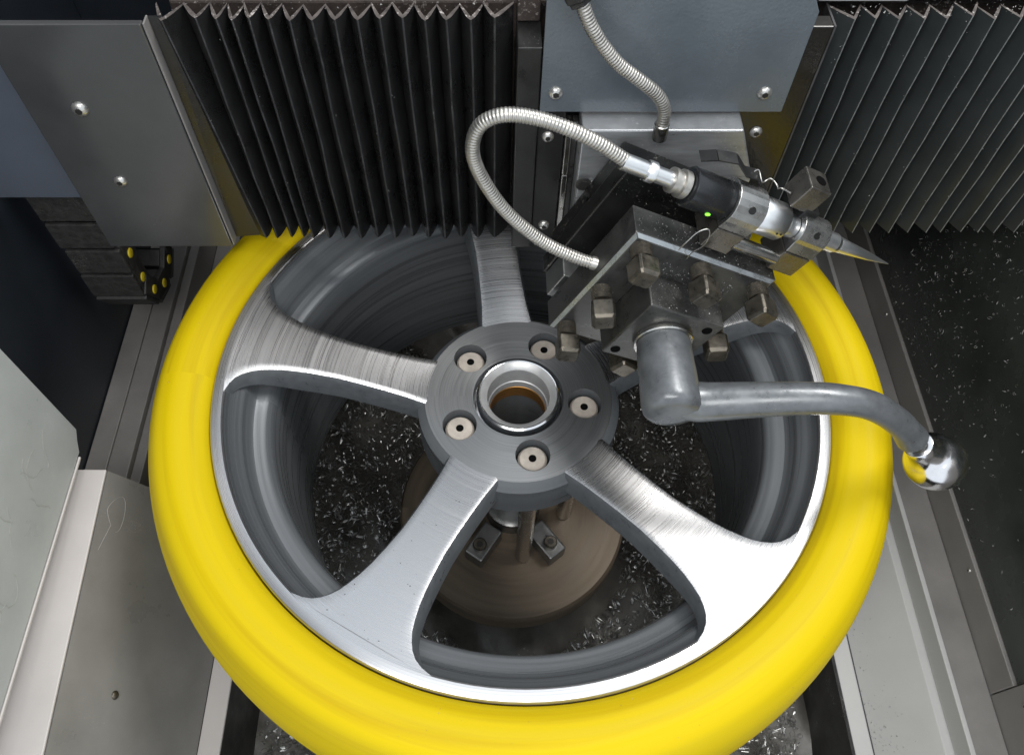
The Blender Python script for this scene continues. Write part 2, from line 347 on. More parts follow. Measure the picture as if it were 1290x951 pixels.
# beam the bellows run along
bm_ = thing('machine_beam', (0, .25, .1), 'dark dusty beam running behind both black bellows', 'beam')
MB().box(-.256, .455, .172, .36, .06, .236).build('beam_body', 'brown_dust', bm_, bevel=.002)
ch = thing('top_cover', (.33, .22, .25), 'light grey rounded cover lying above the ribbed right bellows', 'cover')
MB().box(.197, .262, .1455, .30, .2512, .266).build('cover_plate', 'sheet_r', ch, bevel=.003)
MB().box(.2635, .46, .1485, .30, .2518, .268).build('cover_plate', 'sheet_r', ch, bevel=.003)

# ------------------------------------------------------------------ bellows
def pleat(parent, xt, xb, vl_t, vl_b, vr_t, vr_b, zt, zb, dep, mats, yr=.131, sag=.0007, w=.0007):
    """one fold: left face, rounded ridge, right face, as a thin closed sheet"""
    rows = 7; sec = []
    jit = [random.uniform(-.0006, .0006) for _ in range(rows)]
    for k in range(rows):
        t = k / (rows - 1); z = zb + (zt - zb) * t; L = lambda a, c: c + (a - c) * t
        x, l, r = L(xt, xb) + jit[k] * (0 < k < rows - 1), L(vl_t, vl_b), L(vr_t, vr_b); y = yr + random.uniform(-.0006, .0006)
        pl = [(l, y + dep)] + [(l + (x - w - l) * q - sag * b_, y + dep + (.0007 - dep) * q - sag * b_) for q, b_ in ((.35, .6), (.62, 1), (.84, .8))] + [(x - w, y + .0007), (x, y), (x + w, y + .0007)]
        pl += [(r + (x + w - r) * q + sag * b_, y + dep + (.0007 - dep) * q - sag * b_) for q, b_ in ((.84, .8), (.62, 1), (.35, .6))] + [(r, y + dep)]
        pl += [(r, y + dep + .0025), (x, y + .0040), (l, y + dep + .0025)]
        sec.append([(a, c, z) for a, c in pl])
    n = 14; b = MB(); vs = [v for s in sec for v in s]; k0 = 0; b.v = [Vector(v) for v in vs]
    for j in range(rows - 1):
        for i in range(n):
            b.f.append((j * n + i, j * n + (i + 1) % n, (j + 1) * n + (i + 1) % n, (j + 1) * n + i)); b.m.append(1 if i in (4, 5) else 0)
    b.f.append(tuple(range(n))[::-1]); b.m.append(2); b.f.append(tuple((rows - 1) * n + i for i in range(n))); b.m.append(2)
    return b.build('pleat', mats, parent, smooth=48)

top = [-.2475, -.2239, -.2100, -.1998, -.1880, -.1746, -.1606, -.1456, -.1300, -.1145, -.0995, -.0839, -.0689, -.0544, -.0378, -.0216]
bot = [-.2290, -.2189, -.2052, -.1944, -.1857, -.1713, -.1576, -.1424, -.1272, -.1113, -.0955, -.0810, -.0659, -.0514, -.0363, -.0211]
lb = thing('bellows', (-.13, .15, .03), 'black pleated bellows between charcoal end plate and blue grey carriage', 'bellows')
vt = [-.2555] + [(a + c) / 2 + random.uniform(-.0006, .0006) for a, c in zip(top, top[1:])] + [-.0085]
vb = [-.2545] + [(a + c) / 2 + random.uniform(-.0006, .0006) for a, c in zip(bot, bot[1:])] + [-.0075]
for i in range(16):
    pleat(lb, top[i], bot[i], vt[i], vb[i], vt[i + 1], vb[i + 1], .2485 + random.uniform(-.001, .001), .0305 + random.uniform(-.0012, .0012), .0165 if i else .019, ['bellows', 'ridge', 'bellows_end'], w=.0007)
MB().hexa([(-.2564, .1330, .0300), (-.2310, .1345, .0310), (-.2310, .1362, .0310), (-.2564, .1347, .0300), (-.2564, .1330, .2490), (-.2482, .1345, .2480), (-.2482, .1362, .2480), (-.2564, .1347, .2490)]).build('mount_flap', 'bellows', lb)
rb = thing('bellows', (.33, .15, .03), 'dark pleated bellows with pale chip lined ridges beside the speckled side wall', 'bellows')
xs = [.2215 + .0161 * i + random.uniform(-.0013, .0013) for i in range(15)]
vv = [.2085] + [(a + c) / 2 for a, c in zip(xs, xs[1:])] + [.4555]
for i in range(15):
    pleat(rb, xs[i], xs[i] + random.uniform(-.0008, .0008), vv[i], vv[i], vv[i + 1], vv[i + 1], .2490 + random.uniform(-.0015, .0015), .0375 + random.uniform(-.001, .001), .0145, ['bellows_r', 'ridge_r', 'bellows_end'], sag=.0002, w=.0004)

# left end plate with two screws, slate panel behind it
ep = thing('end_plate', (-.31, .125, .03), 'charcoal painted end plate with two pale screws at the end of the bellows', 'plate')
MB().box(-.3690, -.2585, .1225, .128, .0285, .2505).build('plate', 'plate_grey', ep, bevel=.0008)
MB().box(-.2580, -.2566, .1240, .134, .0290, .2500).build('edge_strip', 'sheet_d', ep, bevel=.0004)
for px, py in ((101, 137), (152, 228)): screw(ep, aty(px, py, .1224), (0, -1, 0), .0062 if py < 200 else .0052)
tag(MB().box(-.4610, -.352, .1405, .145, .0714, .2340).build('slate_panel', 'blue_l', bevel=.0008), 'slate blue painted panel tucked behind the charcoal end plate', 'panel')

# cable drag chain hanging beside the left wall, turning back up at its lower end
dc = thing('drag_chain', (-.42, .2, -.14), 'dusty black cable drag chain with yellow reflections painted at its link holes below the slate panel', 'cable chain')
cx0, cx1 = -.4445, -.3905; cy, cz, rad = .213, -.085, .040
path = [(cy - rad, .075, 0), (cy - rad, .037, 0), (cy - rad, -.001, 0), (cy - rad, -.039, 0), (cy - rad, -.077, 0)]
for a in (28, 74, 120, 166): path.append((cy - rad * math.cos(R(a)), cz - rad * math.sin(R(a)), a))
path += [(cy + rad, -.06, 180), (cy + rad, -.022, 180), (cy + rad, .016, 180)]
for k, (y, z, a) in enumerate(path):
    ca, sa = math.cos(R(a)), math.sin(R(a))
    fr = lambda x, t, n, y=y, z=z, ca=ca, sa=sa: (x, y + t * sa - n * ca, z - t * ca - n * sa)   # t along the chain, n outwards
    w = MB(); j = random.uniform(-.0012, .0012)
    w.box(cx0 + j, cx1 + j, -.0185, .0150, .010, .0145, fr)                    # outer bar
    w.box(cx1 - .006 + j, cx1 + j, -.021, .016, -.0125, .0095, fr)             # side plate
    w.box(cx0 + j, cx0 + .006 + j, -.021, .016, -.0125, .0095, fr)
    w.box(cx0 + j + .006, cx1 - .006 + j, -.010, .009, -.0125, -.0085, fr)
    lk = w.build('link', 'chain', dc, bevel=.0012)
    c = Vector(fr(cx1 + j, 0, 0))
    MB().lathe(c, (1, 0, 0), [(-.0004, .0052), (.0010, .0050), (.0014, .0042)], 18).build('reflection', 'chain_reflection', lk, smooth=40)  # disc in a link hole's place, coloured as its yellow reflection

# ------------------------------------------------------------------ carriage
ca = thing('carriage', (.1, .13, .03), 'blue grey covered tool carriage between the two bellows', 'carriage')
MB().box(-.0058, .0112, .1215, .19, .0285, .2335).build('end_plate', 'black', ca, bevel=.0008)
MB().box(-.0055, .0105, .150, .19, .2342, .262).build('end_cap', 'brown_dust', ca, bevel=.001)
MB().box(.0118, .0325, .1275, .135, .0305, .1800).build('backing_plate', 'black', ca, bevel=.0006)
MB().box(.0150, .0300, .1265, .1330, .0260, .0300).build('foot', 'sheet_r', ca, bevel=.0005)
MB().box(.0330, .0375, .1200, .132, .118, .1680).build('way_strip', 'steel', ca, bevel=.0007)
MB().box(.0330, .0375, .1200, .132, .080, .1172).build('way_strip', 'steel', ca, bevel=.0007)
MB().box(.0330, .0375, .1200, .132, .036, .0792).build('way_strip', 'steel', ca, bevel=.0007)
MB().box(.0380, .0425, .1235, .132, .036, .1680).build('gib', 'oxide', ca, bevel=.0007)
MB().box(.1505, .2062, .1225, .135, .0300, .2490).build('end_plate', 'black_gloss', ca, bevel=.0008)
MB().box(.2066, .2080, .1235, .150, .0305, .2485).build('edge_strip', 'ridge', ca)
MB().box(.0150, .1950, .1365, .17, .04, .27).build('column', 'black', ca)
MB().prism([(.0118, .1185, .1818), (.1905, .1185, .1818), (.1905, .1185, .262), (.183, .1185, .275), (.0118, .1185, .275)], (0, .0032, 0)).build('cover_plate', 'blue', ca, bevel=.0006)
for px, py in ((700, 117), (963, 117)): screw(ca, aty(px, py, .1184), (0, -1, 0), .0052)
screw(ca, aty(690, 172, .1274), (0, -1, 0), .0048); screw(ca, aty(685, 283, .1274), (0, -1, 0), .0050)
screw(ca, aty(952, 166, .1224), (0, -1, 0), .0048)
MB().prism([(.0430, .102, .1790), (.1610, .102, .1790), (.1790, .102, .1330), (.1790, .102, .05), (.0430, .102, .05)], (0, .0335, 0)).build('slide', 'slide', ca, bevel=.0012)
MB().prism([(.0435, .0985, .1300), (.0900, .0985, .1300), (.0900, .0985, .06), (.0435, .0985, .06)], (0, .0034, 0)).build('slide_pad', 'slide', ca, bevel=.0008)
p = aty(735, 232, .0984)
hb = MB().lathe(p, (0, -1, 0), [(0, .0064), (.0006, .0064), (.0008, .0058)], 24).build('bolt_recess', 'oxide', ca, smooth=40)
MB().lathe(p + Vector((0, -.0008, 0)), (0, -1, 0), [(0, .0042), (.0006, .004)], 6).build('socket', 'socket', hb)

# ------------------------------------------------------------------ tool post (square block turned 25.5 degrees about a level axis)
UA = R(-25.5); U = Vector((math.cos(UA), 0, math.sin(UA))); V = Vector((-math.sin(UA), 0, math.cos(UA))); PC = Vector((.1007, 0, .1006))
def TF(u, y, v): return PC + U * u + V * v + Vector((0, y, 0))
tp = thing('tool_post', PC + Vector((0, .06, -.085)), 'square black steel tool post with square head bolts and a ball lever', 'tool post')
fpm = MB(); q_ = .0600; c3 = .0030
for yy_, k_ in ((0, q_ - c3), (c3, q_), (.0270, q_)): fpm.v += [TF(a * k_, yy_, d * k_) for a, d in ((-1, -1), (1, -1), (1, 1), (-1, 1))]
fpm.f = [(0, 1, 2, 3), (8, 11, 10, 9)] + [(j * 4 + i, (j + 1) * 4 + i, (j + 1) * 4 + (i + 1) % 4, j * 4 + (i + 1) % 4) for j in (0, 1) for i in range(4)]
fpm.m = [0, 0] + [1] * 4 + [0] * 4
fpm.build('front_plate', ['oxide', 'chamfer'], tp, bevel=.0005, segs=1)
MB().box(-.0330, .0330, .0272, .0575, -.0330, .0330, TF).build('core', 'oxide_dark', tp, bevel=.001)
MB().box(-.0620, .0600, .0578, .0740, -.0620, .0600, TF).build('back_plate', 'oxide_dark', tp, bevel=.0014)
MB().box(-.0560, .0560, .0743, .0980, -.0560, .0540, TF).build('base_plate', 'oxide_dark', tp, bevel=.0014)
MB().box(-.0600, -.0335, .0340, .0572, -.0610, -.0335, TF).build('lit_chip_corner', 'ground_steel', tp, bevel=.001)  # added block standing in for the back plate's lit, chip-covered corner
fb_ = MB().box(-.0315, .0315, -.0290, -.0003, -.0330, .0310, TF).build('head_block', 'oxide', tp, bevel=.0012)
for u, v in ((-.024, -.0255), (.0225, .0225)):
    MB().lathe(TF(u, -.0292, v), (0, -1, 0), [(-.0002, .0038), (.0004, .0036)], 20).build('dowel_hole', 'hole', fb_)
for k, (u, v) in enumerate(((-.05, .05), (-.05, 0), (-.05, -.05), (0, -.05), (.05, -.05), (.05, 0), (.05, .05), (0, .05))):
    o_ = random.uniform(-.0035, .0005); ang = random.choice((R(-25.5), R(-25.5 + 18), R(-38), R(5), R(-12)))
    prof = []; t = 0
    while t < .0125: prof += [(t, .0074), (t + .0009, .0062), (t + .0017, .0074)]; t += .0018
    hb_ = MB(); ca_, sa_ = math.cos(ang), math.sin(ang); c = TF(u, -.0105 + o_, v)
    sq = .0083; fr = lambda x, y, z: c + Vector((x * ca_ - z * sa_, y, x * sa_ + z * ca_))
    oct_ = [(-sq, -sq * .82), (-sq * .82, -sq), (sq * .82, -sq), (sq, -sq * .82), (sq, sq * .82), (sq * .82, sq), (-sq * .82, sq), (-sq, sq * .82)]
    vs = []; n = 8
    for (yy, s_) in ((0, .84), (-.0014, 1), (-.0140, 1), (-.0165, .82)): vs += [fr(a * s_, yy, d * s_) for a, d in oct_]
    fs = [tuple(range(8)), tuple(24 + i for i in range(8))[::-1]] + [(j * 8 + i, j * 8 + (i + 1) % 8, (j + 1) * 8 + (i + 1) % 8, (j + 1) * 8 + i) for j in range(3) for i in range(8)]
    bo = hb_.add(vs, fs).build('clamp_bolt', 'bolt', tp, bevel=.0004)
    MB().lathe(TF(u, .0 - .0002, v), (0, -1, 0), [(tt * .0108 / .0132 * (1 - o_ * 40), rr) for tt, rr in prof], 20).build('threaded_shank', 'thread', bo, smooth=20)
# lever
lv = MB().lathe(TF(0, -.0335, 0), (0, -1, 0), [(0, .0190), (.004, .0196), (.030, .0204), (.049, .0209), (.0545, .0200), (.0575, .0172), (.0585, .0120)], 40).build('lever', 'cast_lever', tp, smooth=45)
MB().lathe(TF(0, -.0292, 0), (0, -1, 0), [(0, .0212), (.0008, .0216), (.0036, .0216), (.0044, .0208)], 40).build('collar', 'steel', lv, smooth=40)
A = [TF(0, -.0762, 0), aty(880, 506, -.0795), aty(940, 504, -.082), aty(1000, 502, -.0845), aty(1055, 503, -.087), aty(1100, 512, -.0895), aty(1133, 533, -.092), aty(1149, 552, -.0940)]
ap = spline(A, 8); na = len(ap)
def arm_r(i):
    t = i / (na - 1); return interp(t, [(0, .0150), (.14, .0142), (.3, .0126), (.6, .0106), (.8, .0098), (.92, .0098), (1, .0112)])
MB().tube(ap, arm_r, 20).build('lever_arm', 'cast_lever', lv, smooth=60)
bc = aty(1178, 581, -.0965); rr_ = .0220
nd = (bc - ap[-1]).normalized(); a0 = math.asin(.0140 / rr_)
bprof = [(-.0345, .0098), (-.0335, .0106), (-.0270, .0110), (-.0225, .0116), (-.0195, .0127)]
bprof += [(-rr_ * math.cos(a0 + (math.pi - a0) * k / 22), rr_ * math.sin(a0 + (math.pi - a0) * k / 22) + 1e-5) for k in range(23)]
MB().lathe(bc, nd, bprof, 48, True, False).build('ball_knob', 'chrome', lv, smooth=60)

# ------------------------------------------------------------------ touch probe and its holder
PY, PV = .020, .0950
def cylu(name, prof, mt, parent, seg=32, smooth=40, y=PY, v=PV):
    return MB().lathe(TF(0, y, v), U, prof, seg).build(name, mt, parent, smooth=smooth)
pr = thing('touch_probe', TF(0, .02, .078), 'cylindrical touch probe with a green light, black housing and sharp steel point', 'probe')
hs = cylu('housing', [(-.0430, .0115), (-.0426, .0128), (-.0418, .0135), (-.0125, .0136), (-.0118, .0132)], 'plastic', pr)
cylu('connector_nut', [(-.0560, .0070), (-.0556, .0084), (-.0530, .0084), (-.0526, .0074), (-.0490, .0074), (-.0486, .0094), (-.0440, .0094), (-.0434, .0086)], 'hose', pr)
cylu('silver_body', [(.0125, .0126), (.0130, .0130), (.0350, .0130), (.0362, .0120), (.0395, .0085), (.0470, .0080)], 'silver', pr)
cylu('stylus_sleeve', [(.0715, .0070), (.0850, .0070), (.0856, .0064), (.0880, .0060)], 'silver', pr)
cylu('stylus_point', [(.0882, .0054), (.0900, .0056), (.1180, .0031), (.1390, .0003)], 'silver', pr)
# small green light on the housing
lp = aty(875, 257, 0.0045)
c0 = TF(-.0235, PY, PV); dirl = (Vector((0, -.90, 0)) + V * -.42).normalized()
MB().lathe(c0 + dirl * .0133, dirl, [(0, .0018), (.0006, .0017), (.0010, .0012)], 16).build('light', 'led', hs, smooth=50)
for a in (70, 190): pass
for px in (.0300, .0330):
    d_ = (Vector((0, -.8, 0)) + V * .1 * (px - .03) * 100).normalized()
    MB().lathe(TF(px, PY, PV) + d_ * .0129, d_, [(0, .0009), (.0003, .0009)], 10).build('pin_hole', 'socket', pr)

ph = thing('probe_holder', TF(.03, .02, .0615), 'pair of steel clamp blocks on a rod gripping the touch probe', 'clamp')
def ring_block(u0, u1, r, name, wy=.0165):
    # split clamp: rounded top half round the probe, square lower half
    pts = []
    for k in range(13):
        a = R(-10 + 200 * k / 12); pts.append((PY + r * math.cos(a), PV + r * math.sin(a)))
    pts += [(PY - wy, PV - .010), (PY - wy, PV - .0105), (PY + wy, PV - .0105)]
    o = MB().prism([TF(u0, y, v) for y, v in pts], U * (u1 - u0)).build(name, 'ring_steel', ph, bevel=.0008)
    MB().box(u0 + .0003, u1 - .0003, PY - wy, PY + wy, PV - .0305, PV - .0112, TF).build('clamp_foot', 'bolt_block', o, bevel=.0010)
    sp = TF((u0 + u1) / 2, PY - r * .80, PV + r * .62); sd = (Vector((0, -.8, 0)) + V * .6).normalized()
    s = MB().lathe(sp, sd, [(-.001, .0026), (.0004, .0026)], 16).build('clamp_screw', 'oxide_dark', o)
    return o
M['bolt_block'] = mat('milled clamp steel', (.17, .16, .145), .3, metal=.85, var=.2, vscale=80, dust=.06, dcol=(.4, .38, .34), dscale=900)
ring_block(-.0115, .0120, .0162, 'clamp_block', .0150)
ring_block(.0475, .0710, .0125, 'clamp_block', .0135)
lug = MB().box(.0320, .0495, .0205, .0405, .1085, .1290, TF).build('lug', 'bolt_block', ph, bevel=.0009)
MB().lathe(TF(.0425, .0305, .1291), V, [(-.0002, .0040), (.0004, .0040)], 20).build('lug_hole', 'hole', lug)
MB().box(.0440, .0560, .0200, .0400, .0985, .1120, TF).build('lug_arm', 'oxide_dark', ph, bevel=.001)
MB().lathe(TF(.0100, .0095, .0735), U, [(0, .0052), (.0380, .0052)], 24).build('rod', 'steel', ph, smooth=40)
# sheet spring clip standing over the housing
cl = [TF(-.040, .0400, .1085), TF(-.0330, .0360, .1165), TF(-.0220, .0330, .1215), TF(-.0120, .0310, .1165), TF(.0000, .0350, .1150), TF(.0060, .0360, .1110)]
w = MB()
for a, c in zip(cl, cl[1:]):
    n_ = (c - a).cross(Vector((0, 1, 0))).normalized() * .0010; yw = Vector((0, -.010, 0))
    w.hexa([a, c, c + yw, a + yw, a + n_, c + n_, c + yw + n_, a + yw + n_])
w.build('spring_clip', 'oxide_dark', ph)

# ------------------------------------------------------------------ armoured hoses
def hose(name, pts, label, r=.0045, pitch=.0022, ends=()):
    t = thing(name, pts[0], label, 'cable')
    P = resample(spline(pts, 24), pitch / 4)
    MB().tube(P, lambda i: r * (1 + .06 * math.cos(i * math.pi / 2)), 16).build('armour', 'hose', t, smooth=60)
    return t, P
pts = [TF(-.0905, PY, PV + .001), aty(755, 181, .021), aty(715, 162, .022), aty(675, 149, .024), aty(635, 145, .025), aty(605, 158, .026), aty(595, 188, .026), aty(606, 222, .026), aty(637, 266, .024), aty(682, 303, .021), aty(722, 323, .017), aty(752, 333, .0130)]
h1, P1 = hose('armoured_cable', pts, 'corrugated steel cable looping from the probe back to the tool post')
d1 = (P1[-1] - P1[-6]).normalized()
MB().lathe(P1[-1] - d1 * .004, d1, [(0, .0050), (.010, .0049)], 20).build('ferrule', 'hose', h1, smooth=40)
cylu('ferrule', [(-.0930, .0050), (-.0925, .0056), (-.0760, .0056), (-.0756, .0050), (-.0725, .0050)], 'silver', h1)
cylu('coupling', [(-.0745, .0062), (-.0735, .0070), (-.0690, .0070), (-.0680, .0054), (-.0555, .0054)], 'silver', h1)
pts = [aty(722, -22, .098), aty(733, 5, .096), aty(748, 40, .094), aty(776, 78, .093), aty(808, 103, .093), aty(829, 121, .094), aty(837, 140, .0945), aty(833, 162, .0945)]
h2, P2 = hose('armoured_cable', pts, 'corrugated steel cable hanging across the blue cover plate from a black gland', .0045)
d2 = (P2[-1] - P2[-6]).normalized()
MB().lathe(P2[-1] - d2 * .004, d2, [(0, .0050), (.0005, .0055), (.013, .0055), (.0135, .0051)], 20).build('ferrule', 'steel', h2, smooth=40)
dg = (P2[14] - P2[8]).normalized()
MB().lathe(P2[10], dg, [(-.02, .010), (.004, .010), (.0045, .0085), (.008, .0082)], 6).build('gland', 'black', h2, bevel=.0006)

# ------------------------------------------------------------------ wheel
wh = thing('wheel', (0, 0, -.24), 'five spoke alloy wheel with machined silver face and bright yellow tyre', 'wheel')
TYRE = [(.2612, -.014), (.2618, -.005), (.2650, .0015), (.2705, .0058), (.2760, .0082), (.2775, .0088), (.2790, .0088), (.2870, .0105), (.2950, .0092), (.3030, .0048), (.3090, -.0025), (.3140, -.0125), (.3185, -.0285), (.3195, -.0340), (.3198, -.0360), (.3215, -.050), (.3230, -.080), (.3230, -.150), (.320, -.190), (.310, -.220), (.290, -.236), (.2620, -.238)]
TY = spline([(r, 0, z) for r, z in TYRE if (r, z) not in ((.2775, .0088), (.2790, .0088), (.3195, -.0340), (.3198, -.0360))], 5)
MB().lathe((0, 0, 0), (0, 0, 1), [(p.z, p.x) for p in TY], 160, False, False).build('tyre', 'yellow', wh, smooth=60)
def ringz(name, prof, mt, parent, seg=128, smooth=30):
    return MB().lathe((0, 0, 0), (0, 0, 1), [(z, r) for r, z in prof], seg, False, False).build(name, mt, parent, smooth=smooth, fix=True)
rim = ringz('rim', [(.2503, -.0030), (.2492, -.0085), (.2475, -.0130), (.2430, -.0180), (.2400, -.0215), (.2385, -.0260), (.2375, -.0320), (.2340, -.0365), (.2290, -.0385), (.2240, -.0400), (.2205, -.0430), (.2185, -.0480), (.2165, -.0600), (.2150, -.1200), (.2135, -.2000), (.2160, -.2120), (.2280, -.2250), (.2380, -.2320), (.2440, -.2400), (.2600, -.2405)], 'barrel', wh)
ringz('rim_lip', [(.2608, -.0150), (.2608, -.0020), (.2598, -.0004), (.2585, 0), (.2518, -.0004), (.2509, -.0012), (.2504, -.0029)], 'machined', rim)
def zt(r): return -.0310 + .0306 * max(0, min(1, (r - .0775) / .1743)) ** 1.05
WT = [(.05, .0300), (.065, .0285), (.08, .0262), (.10, .0235), (.13, .0218), (.16, .0220), (.19, .0250), (.21, .0292), (.225, .0345), (.236, .0410), (.243, .0480), (.2475, .0560), (.2518, .0690), (.2534, .0700)]
def spoke(phi):
    def P(r, s, z, ):                                  # s: sideways metres measured round the axis
        a = phi + s / max(r, .05) * (1 if True else 0)
        return Vector((r * math.cos(a), r * math.sin(a), z))
    rs = [.0775, .081, .085, .092, .1, .12, .14, .16, .18, .195, .207, .217, .226, .233, .239, .244, .248, .2518, .2534]
    body = MB(); face = MB(); sec = []; fsec = []
    for r in rs:
        w_ = interp(r, WT) * .9; z = zt(r); th = .034 if r < .2 else max(.010, .034 - (r - .2) * .4)
        c_ = .0022; sl_ = .0045
        sec.append([P(r, -w_, z - .0004), P(r, -w_ - c_, z - .0038), P(r, -w_ - sl_, z - th * .75), P(r, -w_ * .55, z - th), P(r, w_ * .55, z - th), P(r, w_ + sl_, z - th * .75), P(r, w_ + c_, z - .0038), P(r, w_, z - .0004)])
        fsec.append([P(r, w_ * k / 8, (z if r < .2519 else -.0011) + (.0 if abs(k) < 8 else -.0003)) for k in range(-8, 9)])
    n = 8; body.v = [v for s in sec for v in s]; nr = len(rs)
    for j in range(nr - 1):
        for i in range(n - 1): body.f.append((j * n + i, j * n + (i + 1) % n, (j + 1) * n + (i + 1) % n, (j + 1) * n + i)); body.m.append(0)
    body.f.append(tuple(range(n))); body.f.append(tuple((nr - 1) * n + i for i in range(n))); body.m += [0, 0]
    so = body.build('spoke', 'wheel_paint', wh, smooth=50)
    m_ = 17; face.v = [v for s in fsec for v in s]
    for j in range(nr - 1):
        for i in range(m_ - 1): face.f.append((j * m_ + i, (j + 1) * m_ + i, (j + 1) * m_ + i + 1, j * m_ + i + 1)); face.m.append(0)
    fo = face.build('machined_face', 'machined', so, smooth=30, fix=False)
    return so
SP0 = 97
for k in range(5): spoke(R(SP0 + 72 * k))
# hub plate with five lug holes
bmh = bmesh.new(); HZ = -.0305; LR = .0590; lug_ang = [R(SP0 + 36 + 4 + 72 * k) for k in range(5)]
def circ(cx, cy, r, n, z):
    vs = [bmh.verts.new((cx + r * math.cos(2 * math.pi * k / n), cy + r * math.sin(2 * math.pi * k / n), z)) for k in range(n)]
    return vs, [bmh.edges.new((vs[k], vs[(k + 1) % n])) for k in range(n)]
def wall(top_, cx, cy, r2, n, z2):
    lo_ = [bmh.verts.new((cx + r2 * math.cos(2 * math.pi * k / n), cy + r2 * math.sin(2 * math.pi * k / n), z2)) for k in range(n)]
    for k in range(n): bmh.faces.new((top_[k], top_[(k + 1) % n], lo_[(k + 1) % n], lo_[k])).material_index = 1
    return lo_
loops = [circ(0, 0, .0830, 80, HZ)] + [circ(LR * math.cos(a), LR * math.sin(a), .0150, 28, HZ) for a in lug_ang] + [circ(0, 0, .0402, 64, HZ)]
res = bmesh.ops.triangle_fill(bmh, edges=[e for l in loops for e in l[1]], use_beauty=True)
for f in res['geom']:
    if isinstance(f, bmesh.types.BMFace):
        c = f.calc_center_median(); f.material_index = 0
l1_ = wall(loops[0][0], 0, 0, .0900, 80, HZ - .008); wall(l1_, 0, 0, .0905, 80, HZ - .045)
for a, lp_ in zip(lug_ang, loops[1:6]): wall(lp_[0], LR * math.cos(a), LR * math.sin(a), .0138, 28, HZ - .03)
wall(loops[6][0], 0, 0, .0398, 64, HZ - .012)
bmesh.ops.recalc_face_normals(bmh, faces=bmh.faces)
me = bpy.data.meshes.new('hub'); bmh.to_mesh(me); bmh.free(); me.materials.append(M['hub_face']); me.materials.append(M['wheel_paint'])
hubo = bpy.data.objects.new('hub', me); COL.objects.link(hubo); hubo['_w'] = [0, 0, 0]; hubo.parent = wh; hubo.matrix_parent_inverse = T(-Vector(wh['_w']))
ringz('bore_ring', [(.0410, -.0415), (.0378, -.0418), (.0376, -.0360), (.0372, -.0300), (.0364, -.0272), (.0350, -.0262), (.0340, -.0264)], 'polished', hubo, 72)
ringz('bore_lip', [(.0339, -.0264), (.0325, -.0272), (.0285, -.0300), (.0278, -.0310), (.0272, -.0480)], 'bore_grey', hubo, 72)
ringz('inner_sleeve', [(.0271, -.0480), (.0262, -.0485), (.0258, -.0560)], 'bore_grey', hubo, 64)
ringz('bronze_band', [(.0257, -.0562), (.0253, -.0565), (.0251, -.0660), (.0257, -.0725)], 'bore', hubo, 64)
ringz('hub_tube', [(.0258, -.0727), (.0258, -.13)], 'wheel_paint', hubo, 48)
# cream sleeves holding the wheel through its lug holes
for k, a in enumerate(lug_ang):
    c = Vector((LR * math.cos(a), LR * math.sin(a), 0))
    s = thing('lug_sleeve', c + Vector((0, 0, -.283)), 'cream capped stand off stud seated in a lug hole of the wheel', 'stud', 'stand off studs in the lug holes')
    MB().lathe(c, (0, 0, 1), [(-.2835, .0085), (-.0620, .0085)], 20).build('shank', 'steel', s, smooth=40)
    MB().lathe(c, (0, 0, 1), [(-.0615, .0085), (-.0600, .0128), (-.0400, .0128), (-.0375, .0110), (-.0370, .0050)], 24).build('cap', 'beige', s, smooth=35)
    MB().lathe(c + Vector((0, 0, -.0369)), (0, 0, 1), [(-.0002, .0034), (.0003, .0034)], 16).build('cap_hole', 'hole', s)

# ------------------------------------------------------------------ faceplate under the wheel
fp = thing('faceplate', (0, 0, -.36), 'round brown stained steel faceplate seen through the wheel spokes', 'faceplate')
ringz('disc', [(.030, -.2850), (.1270, -.2850), (.1290, -.2870), (.1300, -.2900), (.1300, -.3150), (.1260, -.3200), (.050, -.3205)], 'faceplate', fp, 96)
ringz('boss', [(.0001, -.2650), (.024, -.2650), (.0300, -.2680), (.0320, -.2846)], 'ground_steel', fp, 48)
ringz('spindle', [(.060, -.3207), (.060, -.41)], 'oxide_dark', fp, 48)
for k in range(5):
    a = R(20 + 72 * k); ca_, sa_ = math.cos(a), math.sin(a)
    fr = lambda x, y, z: (x * ca_ - y * sa_, x * sa_ + y * ca_, z)
    j = MB().box(.038, .080, -.0115, .0115, -.2848, -.2620, fr).build('jaw', 'ground_steel', fp, bevel=.002)
    MB().lathe(fr(.066, 0, -.2620), (0, 0, 1), [(0, .0075), (.006, .0075), (.007, .0065)], 20).build('cap_screw', 'bolt', j, smooth=40)
    MB().lathe(fr(.066, 0, -.2550), (0, 0, 1), [(-.0001, .0038), (.0003, .0038)], 6).build('socket', 'socket', j)

